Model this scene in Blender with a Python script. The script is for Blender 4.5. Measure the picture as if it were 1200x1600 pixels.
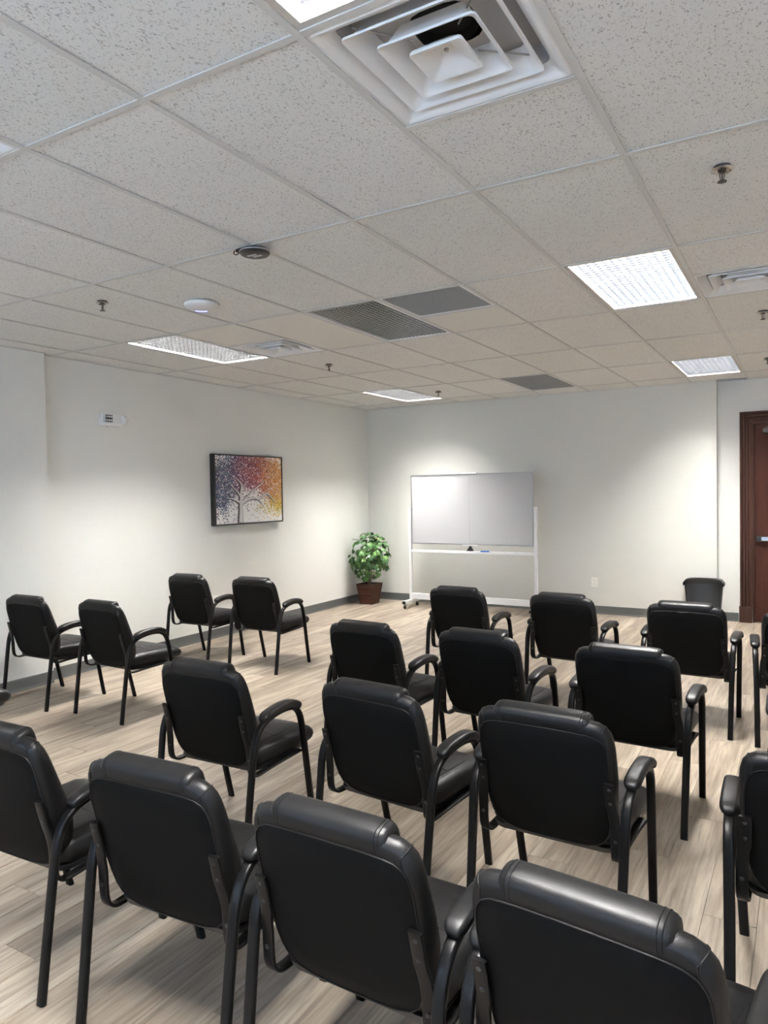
import bpy, bmesh, math, random
from mathutils import Vector, Matrix, Euler

for o in list(bpy.data.objects):
    bpy.data.objects.remove(o)
SC = bpy.context.scene
COL = SC.collection
PI = math.pi

# ------------------------------------------------------------------ camera, world, exposure
H = 2.883                      # ceiling height
XL, YB = -3.378, 7.807         # painting wall, whiteboard wall
XR, YF = 6.40, -4.40           # unseen walls
CAM = Vector((2.423, -1.632, H - 1.254))
YAW, PITCH, ROLL, FPX = 0.529608, -0.027945, -0.017107, 1127.99
cam_d = bpy.data.cameras.new('camera')
cam_d.sensor_fit = 'VERTICAL'
cam_d.sensor_height = 24.0
cam_d.lens = FPX / 1600.0 * 24.0
cam_d.clip_start = 0.02
cam_o = bpy.data.objects.new('camera', cam_d)
COL.objects.link(cam_o)
_f = Vector((-math.sin(YAW) * math.cos(PITCH), math.cos(YAW) * math.cos(PITCH), math.sin(PITCH)))
_r = Vector((math.cos(YAW), math.sin(YAW), 0))
_u = _r.cross(_f)
_r2 = math.cos(ROLL) * _r + math.sin(ROLL) * _u
_u2 = -math.sin(ROLL) * _r + math.cos(ROLL) * _u
_m = Matrix((_r2, _u2, -_f)).transposed().to_4x4()
_m.translation = CAM
cam_o.matrix_world = _m
SC.camera = cam_o

world = bpy.data.worlds.new('world')
SC.world = world
world.use_nodes = True
world.node_tree.nodes['Background'].inputs[0].default_value = (0.62, 0.78, 1.0, 1)
world.node_tree.nodes['Background'].inputs[1].default_value = 9.0
LAMP_STRENGTH = 236.0
SC.view_settings.view_transform = 'Standard'
SC.view_settings.look = 'None'
SC.view_settings.gamma = 1.0
SC.view_settings.use_curve_mapping = False
SC.view_settings.exposure = 0.42
SC.cycles.max_bounces = 10
SC.cycles.diffuse_bounces = 6
SC.cycles.glossy_bounces = 4

# ------------------------------------------------------------------ materials
def nmat(name):
    m = bpy.data.materials.new(name)
    m.use_nodes = True
    nt = m.node_tree
    return m, nt, nt.nodes['Principled BSDF']

def P(name, col, rough=0.5, metal=0.0, spec=0.5, bump=None, emit=None, coat=0):
    m, nt, b = nmat(name)
    b.inputs['Base Color'].default_value = (*col, 1)
    b.inputs['Roughness'].default_value = rough
    b.inputs['Metallic'].default_value = metal
    b.inputs['Specular IOR Level'].default_value = spec
    if coat:
        b.inputs['Coat Weight'].default_value = coat
    if emit:
        b.inputs['Emission Color'].default_value = (*emit[0], 1)
        b.inputs['Emission Strength'].default_value = emit[1]
    if bump:
        sc_, st, di = bump
        n = nt.nodes.new('ShaderNodeTexNoise'); n.inputs['Scale'].default_value = sc_; n.inputs['Detail'].default_value = 3
        tc = nt.nodes.new('ShaderNodeTexCoord')
        bp = nt.nodes.new('ShaderNodeBump'); bp.inputs['Strength'].default_value = st; bp.inputs['Distance'].default_value = di
        nt.links.new(tc.outputs['Object'], n.inputs['Vector'])
        nt.links.new(n.outputs['Fac'], bp.inputs['Height'])
        nt.links.new(bp.outputs['Normal'], b.inputs['Normal'])
    return m

def ramp(nt, stops, interp='LINEAR'):
    r = nt.nodes.new('ShaderNodeValToRGB')
    r.color_ramp.interpolation = interp
    e = r.color_ramp.elements
    while len(e) < len(stops):
        e.new(0.5)
    for k, (p, c) in enumerate(stops):
        e[k].position = p
        e[k].color = (*c, 1) if len(c) == 3 else c
    return r

def mixc(nt, fac, a, b, mode='MIX'):
    n = nt.nodes.new('ShaderNodeMix'); n.data_type = 'RGBA'; n.blend_type = mode
    for k, v in ((0, fac), (6, a), (7, b)):
        if isinstance(v, (int, float)):
            n.inputs[k].default_value = v
        elif isinstance(v, tuple):
            n.inputs[k].default_value = (*v, 1)
        else:
            nt.links.new(v, n.inputs[k])
    return n.outputs[2]

def math_n(nt, op, a, b=None):
    n = nt.nodes.new('ShaderNodeMath'); n.operation = op
    for k, v in ((0, a), (1, b)):
        if v is None:
            continue
        if isinstance(v, (int, float)):
            n.inputs[k].default_value = v
        else:
            nt.links.new(v, n.inputs[k])
    return n.outputs[0]

def noise(nt, vec, scale, detail=2, rough=0.5, dist=0.0):
    n = nt.nodes.new('ShaderNodeTexNoise')
    n.inputs['Scale'].default_value = scale; n.inputs['Detail'].default_value = detail
    n.inputs['Roughness'].default_value = rough; n.inputs['Distortion'].default_value = dist
    nt.links.new(vec, n.inputs['Vector'])
    return n

def mapping(nt, vec, scale=(1, 1, 1), loc=None):
    n = nt.nodes.new('ShaderNodeMapping')
    n.inputs['Scale'].default_value = scale
    nt.links.new(vec, n.inputs['Vector'])
    if loc is not None:
        nt.links.new(loc, n.inputs['Location'])
    return n.outputs['Vector']

def geo_pos(nt):
    return nt.nodes.new('ShaderNodeNewGeometry').outputs['Position']

def obj_co(nt):
    return nt.nodes.new('ShaderNodeTexCoord').outputs['Object']

def obj_rand(nt):
    return nt.nodes.new('ShaderNodeObjectInfo').outputs['Random']

def add_bump(nt, b, height, strength, dist):
    bp = nt.nodes.new('ShaderNodeBump'); bp.inputs['Strength'].default_value = strength; bp.inputs['Distance'].default_value = dist
    nt.links.new(height, bp.inputs['Height'])
    nt.links.new(bp.outputs['Normal'], b.inputs['Normal'])

def wall_mat(name, col):
    m, nt, b = nmat(name)
    p = geo_pos(nt)
    n1 = noise(nt, p, 1.3, 2)
    c = mixc(nt, math_n(nt, 'MULTIPLY', n1.outputs['Fac'], 0.12), col, tuple(v * 0.9 for v in col))
    nt.links.new(c, b.inputs['Base Color'])
    b.inputs['Roughness'].default_value = 0.62
    b.inputs['Specular IOR Level'].default_value = 0.3
    n2 = noise(nt, p, 190, 2)
    add_bump(nt, b, n2.outputs['Fac'], 0.12, 0.002)
    return m

def tile_mat():
    m, nt, b = nmat('mineral_fibre_tile')
    p = geo_pos(nt)
    # elongated fissures and pinholes
    w = noise(nt, p, 6, 2)
    n1 = noise(nt, mapping(nt, p, (150, 95, 60)), 1.0, 3, 0.6, 0.6)
    n2 = noise(nt, p, 420, 1)
    pit = ramp(nt, [(0.575, (0, 0, 0)), (0.645, (1, 1, 1))])
    nt.links.new(n1.outputs['Fac'], pit.inputs[0])
    pin = ramp(nt, [(0.62, (0, 0, 0)), (0.72, (1, 1, 1))])
    nt.links.new(n2.outputs['Fac'], pin.inputs[0])
    fac = math_n(nt, 'MAXIMUM', pit.outputs[0], math_n(nt, 'MULTIPLY', pin.outputs[0], 0.6))
    r = obj_rand(nt)
    base = mixc(nt, r, (0.83, 0.83, 0.81), (0.87, 0.87, 0.855))
    c = mixc(nt, math_n(nt, 'MULTIPLY', fac, 0.68), base, (0.30, 0.29, 0.27))
    nt.links.new(c, b.inputs['Base Color'])
    b.inputs['Roughness'].default_value = 0.95
    b.inputs['Specular IOR Level'].default_value = 0.1
    inv = math_n(nt, 'SUBTRACT', 1.0, fac)
    add_bump(nt, b, inv, 0.5, 0.003)
    return m

def plank_mat():
    m, nt, b = nmat('vinyl_oak_plank')
    p = geo_pos(nt)
    r = obj_rand(nt)
    comb = nt.nodes.new('ShaderNodeCombineXYZ')
    nt.links.new(math_n(nt, 'MULTIPLY', r, 37.0), comb.inputs[0])
    nt.links.new(math_n(nt, 'MULTIPLY', r, 91.0), comb.inputs[1])
    nt.links.new(math_n(nt, 'MULTIPLY', r, 13.0), comb.inputs[2])
    v1 = mapping(nt, p, (9, 0.75, 1), comb.outputs[0])
    v2 = mapping(nt, p, (60, 3.0, 1), comb.outputs[0])
    v3 = mapping(nt, p, (26, 1.6, 1), comb.outputs[0])
    g1 = noise(nt, v1, 1.0, 4, 0.55, 0.8)
    g2 = noise(nt, v2, 1.0, 4, 0.6, 0.4)
    g3 = noise(nt, v3, 1.0, 5, 0.62, 1.2)
    r1 = ramp(nt, [(0.25, (0.165, 0.130, 0.098)), (0.45, (0.275, 0.228, 0.182)), (0.60, (0.375, 0.320, 0.262)), (0.8, (0.48, 0.425, 0.36))])
    nt.links.new(g1.outputs['Fac'], r1.inputs[0])
    gr = ramp(nt, [(0.32, (0.64, 0.64, 0.64)), (0.52, (1, 1, 1)), (0.72, (1.2, 1.19, 1.18))])
    nt.links.new(g2.outputs['Fac'], gr.inputs[0])
    c = mixc(nt, 1.0, r1.outputs[0], gr.outputs[0], 'MULTIPLY')
    dk = ramp(nt, [(0.62, (0, 0, 0)), (0.72, (1, 1, 1))])
    nt.links.new(g3.outputs['Fac'], dk.inputs[0])
    c = mixc(nt, math_n(nt, 'MULTIPLY', dk.outputs[0], 0.45), c, (0.20, 0.155, 0.118))
    tone = ramp(nt, [(0.0, (0.82, 0.80, 0.775)), (0.5, (0.95, 0.935, 0.915)), (1.0, (1.06, 1.05, 1.035))])
    nt.links.new(r, tone.inputs[0])
    c = mixc(nt, 1.0, c, tone.outputs[0], 'MULTIPLY')
    nt.links.new(c, b.inputs['Base Color'])
    b.inputs['Roughness'].default_value = 0.42
    b.inputs['Specular IOR Level'].default_value = 0.45
    add_bump(nt, b, g2.outputs['Fac'], 0.15, 0.001)
    return m

def leather_mat(name, col, rough):
    m, nt, b = nmat(name)
    p = obj_co(nt)
    vo = nt.nodes.new('ShaderNodeTexVoronoi'); vo.inputs['Scale'].default_value = 420
    nt.links.new(p, vo.inputs['Vector'])
    n = noise(nt, p, 14, 3)
    b.inputs['Base Color'].default_value = (*col, 1)
    b.inputs['Specular IOR Level'].default_value = 0.28
    rr = nt.nodes.new('ShaderNodeMapRange')
    rr.inputs['To Min'].default_value = rough - 0.06; rr.inputs['To Max'].default_value = rough + 0.1
    nt.links.new(n.outputs['Fac'], rr.inputs['Value'])
    nt.links.new(rr.outputs[0], b.inputs['Roughness'])
    hsum = math_n(nt, 'ADD', math_n(nt, 'MULTIPLY', vo.outputs['Distance'], 0.12), n.outputs['Fac'])
    add_bump(nt, b, hsum, 0.22, 0.004)
    return m

def wood_mat(name, dark, light, axis=2, rough=0.35, scale=1.0):
    m, nt, b = nmat(name)
    p = obj_co(nt)
    s = [34 * scale, 34 * scale, 34 * scale]; s[axis] = 1.8 * scale
    g = noise(nt, mapping(nt, p, tuple(s)), 1.0, 5, 0.6, 0.5)
    r1 = ramp(nt, [(0.3, dark), (0.7, light)])
    nt.links.new(g.outputs['Fac'], r1.inputs[0])
    nt.links.new(r1.outputs[0], b.inputs['Base Color'])
    b.inputs['Roughness'].default_value = rough
    b.inputs['Specular IOR Level'].default_value = 0.15
    add_bump(nt, b, g.outputs['Fac'], 0.15, 0.001)
    return m

def leaf_mat():
    m, nt, b = nmat('leaf_green')
    r = obj_rand(nt)
    rp = ramp(nt, [(0.0, (0.018, 0.055, 0.016)), (0.4, (0.04, 0.115, 0.026)), (0.7, (0.075, 0.19, 0.038)), (0.9, (0.15, 0.27, 0.08)), (1.0, (0.13, 0.12, 0.04))])
    nt.links.new(r, rp.inputs[0])
    p = obj_co(nt)
    n = noise(nt, p, 45, 2)
    c = mixc(nt, math_n(nt, 'MULTIPLY', n.outputs['Fac'], 0.5), rp.outputs[0], (0.05, 0.15, 0.04))
    nt.links.new(c, b.inputs['Base Color'])
    b.inputs['Roughness'].default_value = 0.45
    b.inputs['Subsurface Weight'].default_value = 0.0
    return m

def painting_mat():
    # canvas local coords: x = 0..1 along the width, y = 0..1 upward (object space, metres scaled in the nodes)
    m, nt, b = nmat('splatter_painting')
    uv = nt.nodes.new('ShaderNodeTexCoord').outputs['UV']
    sep = nt.nodes.new('ShaderNodeSeparateXYZ'); nt.links.new(uv, sep.inputs[0])
    X, Y = sep.outputs[0], sep.outputs[1]
    big = noise(nt, uv, 4.0, 3)
    wob = math_n(nt, 'MULTIPLY', math_n(nt, 'SUBTRACT', big.outputs['Fac'], 0.5), 0.35)
    xx = math_n(nt, 'ADD', X, wob)
    hue = ramp(nt, [(0.0, (0.07, 0.03, 0.11)), (0.12, (0.02, 0.15, 0.23)), (0.22, (0.04, 0.025, 0.11)), (0.38, (0.15, 0.015, 0.08)),
                    (0.56, (0.30, 0.03, 0.05)), (0.72, (0.52, 0.12, 0.03)), (0.9, (0.74, 0.33, 0.04))])
    voh = nt.nodes.new('ShaderNodeTexVoronoi'); voh.inputs['Scale'].default_value = 74
    nt.links.new(mapping(nt, uv, (1.35, 1, 1)), voh.inputs['Vector'])
    seph = nt.nodes.new('ShaderNodeSeparateColor'); nt.links.new(voh.outputs['Color'], seph.inputs[0])
    xx = math_n(nt, 'ADD', xx, math_n(nt, 'MULTIPLY', math_n(nt, 'SUBTRACT', seph.outputs[2], 0.4), 0.28))
    nt.links.new(xx, hue.inputs[0])
    # lower part of the right side turns yellow
    low = nt.nodes.new('ShaderNodeMapRange'); low.inputs['From Min'].default_value = 0.45; low.inputs['From Max'].default_value = 0.2
    nt.links.new(Y, low.inputs['Value'])
    rgt = nt.nodes.new('ShaderNodeMapRange'); rgt.inputs['From Min'].default_value = 0.5; rgt.inputs['From Max'].default_value = 0.65
    nt.links.new(X, rgt.inputs['Value'])
    col = mixc(nt, math_n(nt, 'MULTIPLY', low.outputs[0], rgt.outputs[0]), hue.outputs[0], (0.85, 0.62, 0.05))
    vo = nt.nodes.new('ShaderNodeTexVoronoi'); vo.inputs['Scale'].default_value = 74
    nt.links.new(mapping(nt, uv, (1.35, 1, 1)), vo.inputs['Vector'])
    sepc = nt.nodes.new('ShaderNodeSeparateColor'); nt.links.new(vo.outputs['Color'], sepc.inputs[0])
    dab = mixc(nt, math_n(nt, 'MULTIPLY', sepc.outputs[0], 0.75), col, (0.015, 0.012, 0.025))
    lite = ramp(nt, [(0.72, (0, 0, 0)), (0.76, (1, 1, 1))]); nt.links.new(sepc.outputs[1], lite.inputs[0])
    dab = mixc(nt, math_n(nt, 'MULTIPLY', lite.outputs[0], 0.4), dab, (0.85, 0.74, 0.72))
    # crown density: distance from an arch around the trunk
    dx = math_n(nt, 'MULTIPLY', math_n(nt, 'SUBTRACT', X, 0.50), 1.05)
    dy = math_n(nt, 'MULTIPLY', math_n(nt, 'SUBTRACT', Y, 0.16), 1.0)
    d = math_n(nt, 'SQRT', math_n(nt, 'ADD', math_n(nt, 'MULTIPLY', dx, dx), math_n(nt, 'MULTIPLY', dy, dy)))
    dens = ramp(nt, [(0.18, (0, 0, 0)), (0.30, (0.22, 0.22, 0.22)), (0.40, (0.92, 0.92, 0.92)), (0.82, (0.98, 0.98, 0.98)), (1.02, (0.12, 0.12, 0.12))])
    nt.links.new(d, dens.inputs[0])
    ylow = nt.nodes.new('ShaderNodeMapRange'); ylow.inputs['From Min'].default_value = 0.03; ylow.inputs['From Max'].default_value = 0.28
    nt.links.new(Y, ylow.inputs['Value'])
    yel = math_n(nt, 'MULTIPLY', math_n(nt, 'MULTIPLY', low.outputs[0], rgt.outputs[0]), 0.35)
    rt = math_n(nt, 'ADD', math_n(nt, 'ADD', 0.05, math_n(nt, 'MULTIPLY', yel, ylow.outputs[0])), math_n(nt, 'MULTIPLY', math_n(nt, 'MULTIPLY', dens.outputs[0], ylow.outputs[0]), 0.95))
    on = math_n(nt, 'LESS_THAN', sepc.outputs[2], rt)
    c = mixc(nt, on, (0.88, 0.87, 0.86), dab)
    nt.links.new(c, b.inputs['Base Color'])
    b.inputs['Roughness'].default_value = 0.6
    return m

M = {}
M['wall'] = wall_mat('wall_paint', (0.735, 0.735, 0.70))
M['wall_back'] = wall_mat('wall_paint_greige', (0.67, 0.665, 0.62))
M['tile'] = tile_mat()
M['smooth_tile'] = P('smooth_ceiling_panel', (0.80, 0.79, 0.75), 0.9, spec=0.1)
M['grid'] = P('grid_enamel', (0.66, 0.66, 0.645), 0.5)
M['plank'] = plank_mat()
M['subfloor'] = P('subfloor', (0.10, 0.085, 0.07), 0.9)
M['base'] = P('vinyl_base', (0.095, 0.10, 0.098), 0.5)
M['deck'] = P('plenum_deck', (0.02, 0.02, 0.02), 0.95)
M['leather'] = leather_mat('black_leather', (0.0045, 0.0045, 0.005), 0.43)
M['backcloth'] = P('black_back_cloth', (0.0032, 0.0032, 0.0034), 0.65, spec=0.08, bump=(900, 0.2, 0.001))
M['piping'] = P('black_piping', (0.007, 0.007, 0.0075), 0.5, spec=0.2)
M['metal'] = P('black_powder_coat', (0.004, 0.004, 0.0043), 0.36, spec=0.16)
M['pad'] = P('black_arm_pad', (0.005, 0.005, 0.0055), 0.44, spec=0.3, bump=(300, 0.1, 0.001))
M['bolt'] = P('bolt_black', (0.02, 0.02, 0.02), 0.35, metal=0.2)
M['white_enamel'] = P('white_enamel', (0.78, 0.79, 0.80), 0.35)
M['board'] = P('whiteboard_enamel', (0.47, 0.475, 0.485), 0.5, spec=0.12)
M['alu'] = P('brushed_aluminium', (0.42, 0.42, 0.43), 0.38, metal=0.85)
M['caster'] = P('caster_rubber', (0.02, 0.02, 0.02), 0.5)
M['blue'] = P('blue_eraser', (0.015, 0.10, 0.36), 0.7)
M['felt'] = P('eraser_felt', (0.03, 0.03, 0.04), 0.95)
M['red'] = P('marker_red', (0.5, 0.03, 0.02), 0.4)
M['black_pl'] = P('black_plastic', (0.012, 0.012, 0.013), 0.4)
M['can'] = P('charcoal_plastic', (0.022, 0.024, 0.026), 0.42)
M['can_lid'] = P('charcoal_lid', (0.035, 0.037, 0.038), 0.45)
M['door_wood'] = wood_mat('door_mahogany', (0.034, 0.011, 0.008), (0.060, 0.020, 0.013), 2, 0.6)
M['casing'] = wood_mat('casing_walnut', (0.032, 0.015, 0.011), (0.066, 0.033, 0.023), 2, 0.45)
M['basket'] = wood_mat('basket_slat', (0.030, 0.011, 0.007), (0.12, 0.048, 0.030), 0, 0.55)
M['basket_post'] = wood_mat('basket_post', (0.035, 0.018, 0.012), (0.075, 0.038, 0.026), 2, 0.55)
M['soil'] = P('soil', (0.03, 0.02, 0.014), 0.95)
M['leaf'] = leaf_mat()
M['stem'] = P('stem', (0.10, 0.075, 0.045), 0.7)
M['plate'] = P('ivory_plate', (0.82, 0.80, 0.74), 0.4)
M['slot'] = P('slot_dark', (0.04, 0.04, 0.04), 0.6)
M['frame_black'] = P('frame_black', (0.012, 0.011, 0.011), 0.4)
M['painting'] = painting_mat()
M['ink'] = P('trunk_grey', (0.045, 0.042, 0.045), 0.7)
M['ink_light'] = P('trunk_light', (0.68, 0.67, 0.67), 0.7)
M['white_pl'] = P('white_plastic', (0.80, 0.80, 0.79), 0.4)
M['chrome'] = P('chrome', (0.75, 0.74, 0.72), 0.18, metal=1.0)
M['escutcheon'] = P('escutcheon_steel', (0.55, 0.54, 0.53), 0.22, metal=1.0)
M['dark_metal'] = P('dark_brass', (0.09, 0.08, 0.07), 0.4, metal=0.7)
M['lens'] = P('clear_led_lens', (0.75, 0.75, 0.76), 0.15)
M['diff'] = P('diffuser_enamel', (0.88, 0.885, 0.89), 0.38)
M['throat'] = P('throat_shade_grey', (0.52, 0.52, 0.525), 0.5)  # darker grey puts the shade of the diffuser cavity into the colour
M['duct'] = P('duct_dark', (0.015, 0.015, 0.015), 0.8)
M['egg'] = P('eggcrate_aluminium', (0.85, 0.84, 0.82), 0.22, metal=1.0)
M['egg_dark'] = P('eggcrate_grey', (0.36, 0.36, 0.35), 0.5)
M['louver'] = P('louver_aluminium', (0.50, 0.50, 0.51), 0.27, metal=0.962)
M['trough'] = P('trough_white', (0.85, 0.85, 0.85), 0.5)
M['bezel'] = P('light_bezel', (0.55, 0.53, 0.50), 0.4)
M['lamp'] = P('fluorescent_lamp', (0.9, 0.9, 0.9), 0.5, emit=((1.0, 0.975, 0.935), LAMP_STRENGTH))
M['led_blue'] = P('status_led', (0.1, 0.1, 0.9), 0.4, emit=((0.22, 0.25, 1.0), 7.0))
M['label_white'] = P('label_white', (0.55, 0.55, 0.54), 0.5)
M['glass'] = P('window_glass', (0.9, 0.95, 1.0), 0.0)
_g = M['glass'].node_tree.nodes['Principled BSDF']
_g.inputs['Transmission Weight'].default_value = 1.0
_g.inputs['IOR'].default_value = 1.02

# ------------------------------------------------------------------ mesh helpers
class MB:
    def __init__(s):
        s.v = []; s.f = []
    def add(s, vs, fs):
        o = len(s.v)
        s.v += [tuple(p) for p in vs]
        s.f += [tuple(i + o for i in f) for f in fs]
        return s
    def box(s, a, b):
        x0, y0, z0 = (min(a[k], b[k]) for k in range(3)); x1, y1, z1 = (max(a[k], b[k]) for k in range(3))
        vs = [(x0, y0, z0), (x1, y0, z0), (x1, y1, z0), (x0, y1, z0), (x0, y0, z1), (x1, y0, z1), (x1, y1, z1), (x0, y1, z1)]
        return s.add(vs, [(3, 2, 1, 0), (4, 5, 6, 7), (0, 1, 5, 4), (1, 2, 6, 5), (2, 3, 7, 6), (3, 0, 4, 7)])
    def hexa(s, vs):
        return s.add(vs, [(3, 2, 1, 0), (4, 5, 6, 7), (0, 1, 5, 4), (1, 2, 6, 5), (2, 3, 7, 6), (3, 0, 4, 7)])
    def rings(s, rs, cap0=True, cap1=True, closed=True):
        n = len(rs[0]); vs = [p for r in rs for p in r]; fs = []
        for k in range(len(rs) - 1):
            for i in range(n if closed else n - 1):
                j = (i + 1) % n
                fs.append((k * n + i, k * n + j, (k + 1) * n + j, (k + 1) * n + i))
        if cap0: fs.append(tuple(range(n - 1, -1, -1)))
        if cap1: fs.append(tuple((len(rs) - 1) * n + i for i in range(n)))
        return s.add(vs, fs)
    def sweep(s, path, prof, side=None, cap=True, scales=None):
        """prof: list of (a,b); a along `side`, b along the normal to path and side"""
        path = [Vector(p) for p in path]
        rs = []
        for i, p in enumerate(path):
            t = (path[min(i + 1, len(path) - 1)] - path[max(i - 1, 0)]).normalized()
            sd = Vector(side) if side is not None else (Vector((0, 0, 1)).cross(t) if abs(t.z) < 0.95 else Vector((1, 0, 0)))
            sd = (sd - t * sd.dot(t)).normalized()
            n = t.cross(sd)
            k = scales[i] if scales else 1.0
            rs.append([p + sd * a * k + n * b * k for a, b in prof])
        return s.rings(rs, cap, cap)
    def lathe(s, prof, c=(0, 0, 0), n=20, axis='z'):
        rs = []
        for r, h in prof:
            ring = []
            for i in range(n):
                a = 2 * PI * i / n
                q = (r * math.cos(a), r * math.sin(a), h)
                if axis == 'x': q = (h, q[0], q[1])
                if axis == 'y': q = (q[1], h, q[0])
                ring.append((c[0] + q[0], c[1] + q[1], c[2] + q[2]))
            rs.append(ring)
        return s.rings(rs)
    def prism(s, pts, z0, z1):
        return s.rings([[(x, y, z0) for x, y in pts], [(x, y, z1) for x, y in pts]])
    def build(s, name, mat, parent=None, smooth=None, bevel=0):
        me = bpy.data.meshes.new(name)
        me.from_pydata(s.v, [], s.f)
        bm = bmesh.new(); bm.from_mesh(me)
        bmesh.ops.recalc_face_normals(bm, faces=bm.faces)
        if bevel:
            bmesh.ops.bevel(bm, geom=list(bm.edges), offset=bevel, segments=2, affect='EDGES', profile=0.6)
        bm.to_mesh(me); bm.free()
        if smooth is not None:
            me.shade_smooth()
            me.set_sharp_from_angle(angle=math.radians(smooth))
        me.materials.append(M[mat] if isinstance(mat, str) else mat)
        o = bpy.data.objects.new(name, me)
        COL.objects.link(o)
        if parent is not None:
            o.parent = parent
        return o

def ell(a, b, n=12):
    return [(a * math.cos(2 * PI * i / n), b * math.sin(2 * PI * i / n)) for i in range(n)]

def rrect(w, h, r, n=3):
    """rounded rectangle outline (half sizes w, h)"""
    pts = []
    for cx, cy, a0 in ((w - r, h - r, 0), (-w + r, h - r, 90), (-w + r, -h + r, 180), (w - r, -h + r, 270)):
        for k in range(n + 1):
            a = math.radians(a0 + 90 * k / n)
            pts.append((cx + r * math.cos(a), cy + r * math.sin(a)))
    return pts

def smooth_path(pts, sub=4):
    pts = [Vector(p) for p in pts]; out = []
    for i in range(len(pts) - 1):
        p0 = pts[max(i - 1, 0)]; p1 = pts[i]; p2 = pts[i + 1]; p3 = pts[min(i + 2, len(pts) - 1)]
        for k in range(sub):
            t = k / sub
            out.append(0.5 * ((2 * p1) + (p2 - p0) * t + (2 * p0 - 5 * p1 + 4 * p2 - p3) * t * t + (3 * p1 - p0 - 3 * p2 + p3) * t ** 3))
    out.append(pts[-1])
    return out

def tag(o, label=None, cat=None, group=None, kind=None):
    for k, v in (('label', label), ('category', cat), ('group', group), ('kind', kind)):
        if v: o[k] = v
    return o

def thing(name, label, cat, loc=(0, 0, 0), rz=0.0, group=None):
    o = bpy.data.objects.new(name, None)
    o.empty_display_size = 0.1
    COL.objects.link(o)
    o.location = loc; o.rotation_euler = (0, 0, rz)
    return tag(o, label, cat, group)

def copy_tree(o, parent=None):
    c = o.copy(); COL.objects.link(c)
    if parent is not None: c.parent = parent
    for ch in list(o.children):
        copy_tree(ch, c)
    return c

def struct(o):
    return tag(o, kind='structure')

# ------------------------------------------------------------------ room shell
G = 0.61
TOP = 3.25
JL, JD = 2.34, 0.075     # the near stretch of the painting wall stands 75 mm proud
JB, BD = 1.50, 0.14      # the door stretch of the whiteboard wall is set back
W = 0.12
struct(MB().box((XL - W, JL, 0), (XL, YB + BD + W, TOP)).build('wall_left', 'wall'))
struct(MB().box((XL - W, YF - W, 0), (XL + JD, JL, TOP)).build('wall_left_near', 'wall'))
struct(MB().box((XL, YB, 0), (JB, YB + BD + W, TOP)).build('wall_back', 'wall_back'))
DX0, DX1, DH = 1.872, 2.872, 2.368       # door opening
mb = MB()
yd = YB + BD
mb.box((JB, yd, 0), (DX0, yd + W, TOP)).box((DX1, yd, 0), (XR + W, yd + W, TOP)).box((DX0, yd, DH), (DX1, yd + W, TOP))
struct(mb.build('wall_back_door_side', 'wall'))
struct(MB().box((XR, YF - W, 0), (XR + W, yd + W, TOP)).build('wall_right', 'wall'))

# rear wall, behind the camera, with three windows
wins = [(-2.2, -0.4), (0.6, 2.4), (3.4, 5.2)]
WZ0, WZ1 = 0.9, 2.45
mb = MB()
mb.box((XL + JD, YF - W, 0), (XR, YF, WZ0)).box((XL + JD, YF - W, WZ1), (XR, YF, TOP))
xs = [XL + JD] + [v for w in wins for v in w] + [XR]
for k in range(0, len(xs), 2):
    mb.box((xs[k], YF - W, WZ0), (xs[k + 1], YF, WZ1))
struct(mb.build('wall_rear', 'wall'))
for k, (a, b) in enumerate(wins):
    m = MB()
    for (p, q) in (((a, WZ0), (a + .05, WZ1)), ((b - .05, WZ0), (b, WZ1)), ((a + .05, WZ0), (b - .05, WZ0 + .05)), ((a + .05, WZ1 - .05), (b - .05, WZ1)), (((a + b) / 2 - .02, WZ0 + .05), ((a + b) / 2 + .02, WZ1 - .05))):
        m.box((p[0], YF - .09, p[1]), (q[0], YF - .03, q[1]))
    w_ = struct(m.build('window_%d' % (k + 1), 'white_pl'))
    for (p, q) in ((a + .05, (a + b) / 2 - .02), ((a + b) / 2 + .02, b - .05)):
        MB().box((p, YF - .064, WZ0 + .05), (q, YF - .058, WZ1 - .05)).build('pane', 'glass', w_)

# baseboards
def baseboard(name, a, b, n):
    """a,b: 2D ends of the wall line, n: 2D normal into the room"""
    prof = [(0, 0), (0.010, 0), (0.0065, 0.012), (0.004, 0.022), (0.004, 0.102), (0.0015, 0.106), (0, 0.106)]
    m = MB()
    m.rings([[(e[0] + n[0] * q, e[1] + n[1] * q, z) for q, z in prof] for e in (a, b)])
    return struct(m.build(name, 'base'))
baseboard('baseboard_left', (XL, JL), (XL, YB), (1, 0))
baseboard('baseboard_left_near', (XL + JD, YF), (XL + JD, JL), (1, 0))
baseboard('baseboard_back', (XL, YB), (JB, YB), (0, -1))
baseboard('baseboard_back_door_side', (JB, yd), (DX0 - 0.15, yd), (0, -1))
baseboard('baseboard_back_far_side', (DX1 + 0.15, yd), (XR, yd), (0, -1))
baseboard('baseboard_right', (XR, YF), (XR, yd), (-1, 0))
baseboard('baseboard_rear', (XL + JD, YF), (XR, YF), (0, 1))

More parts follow.
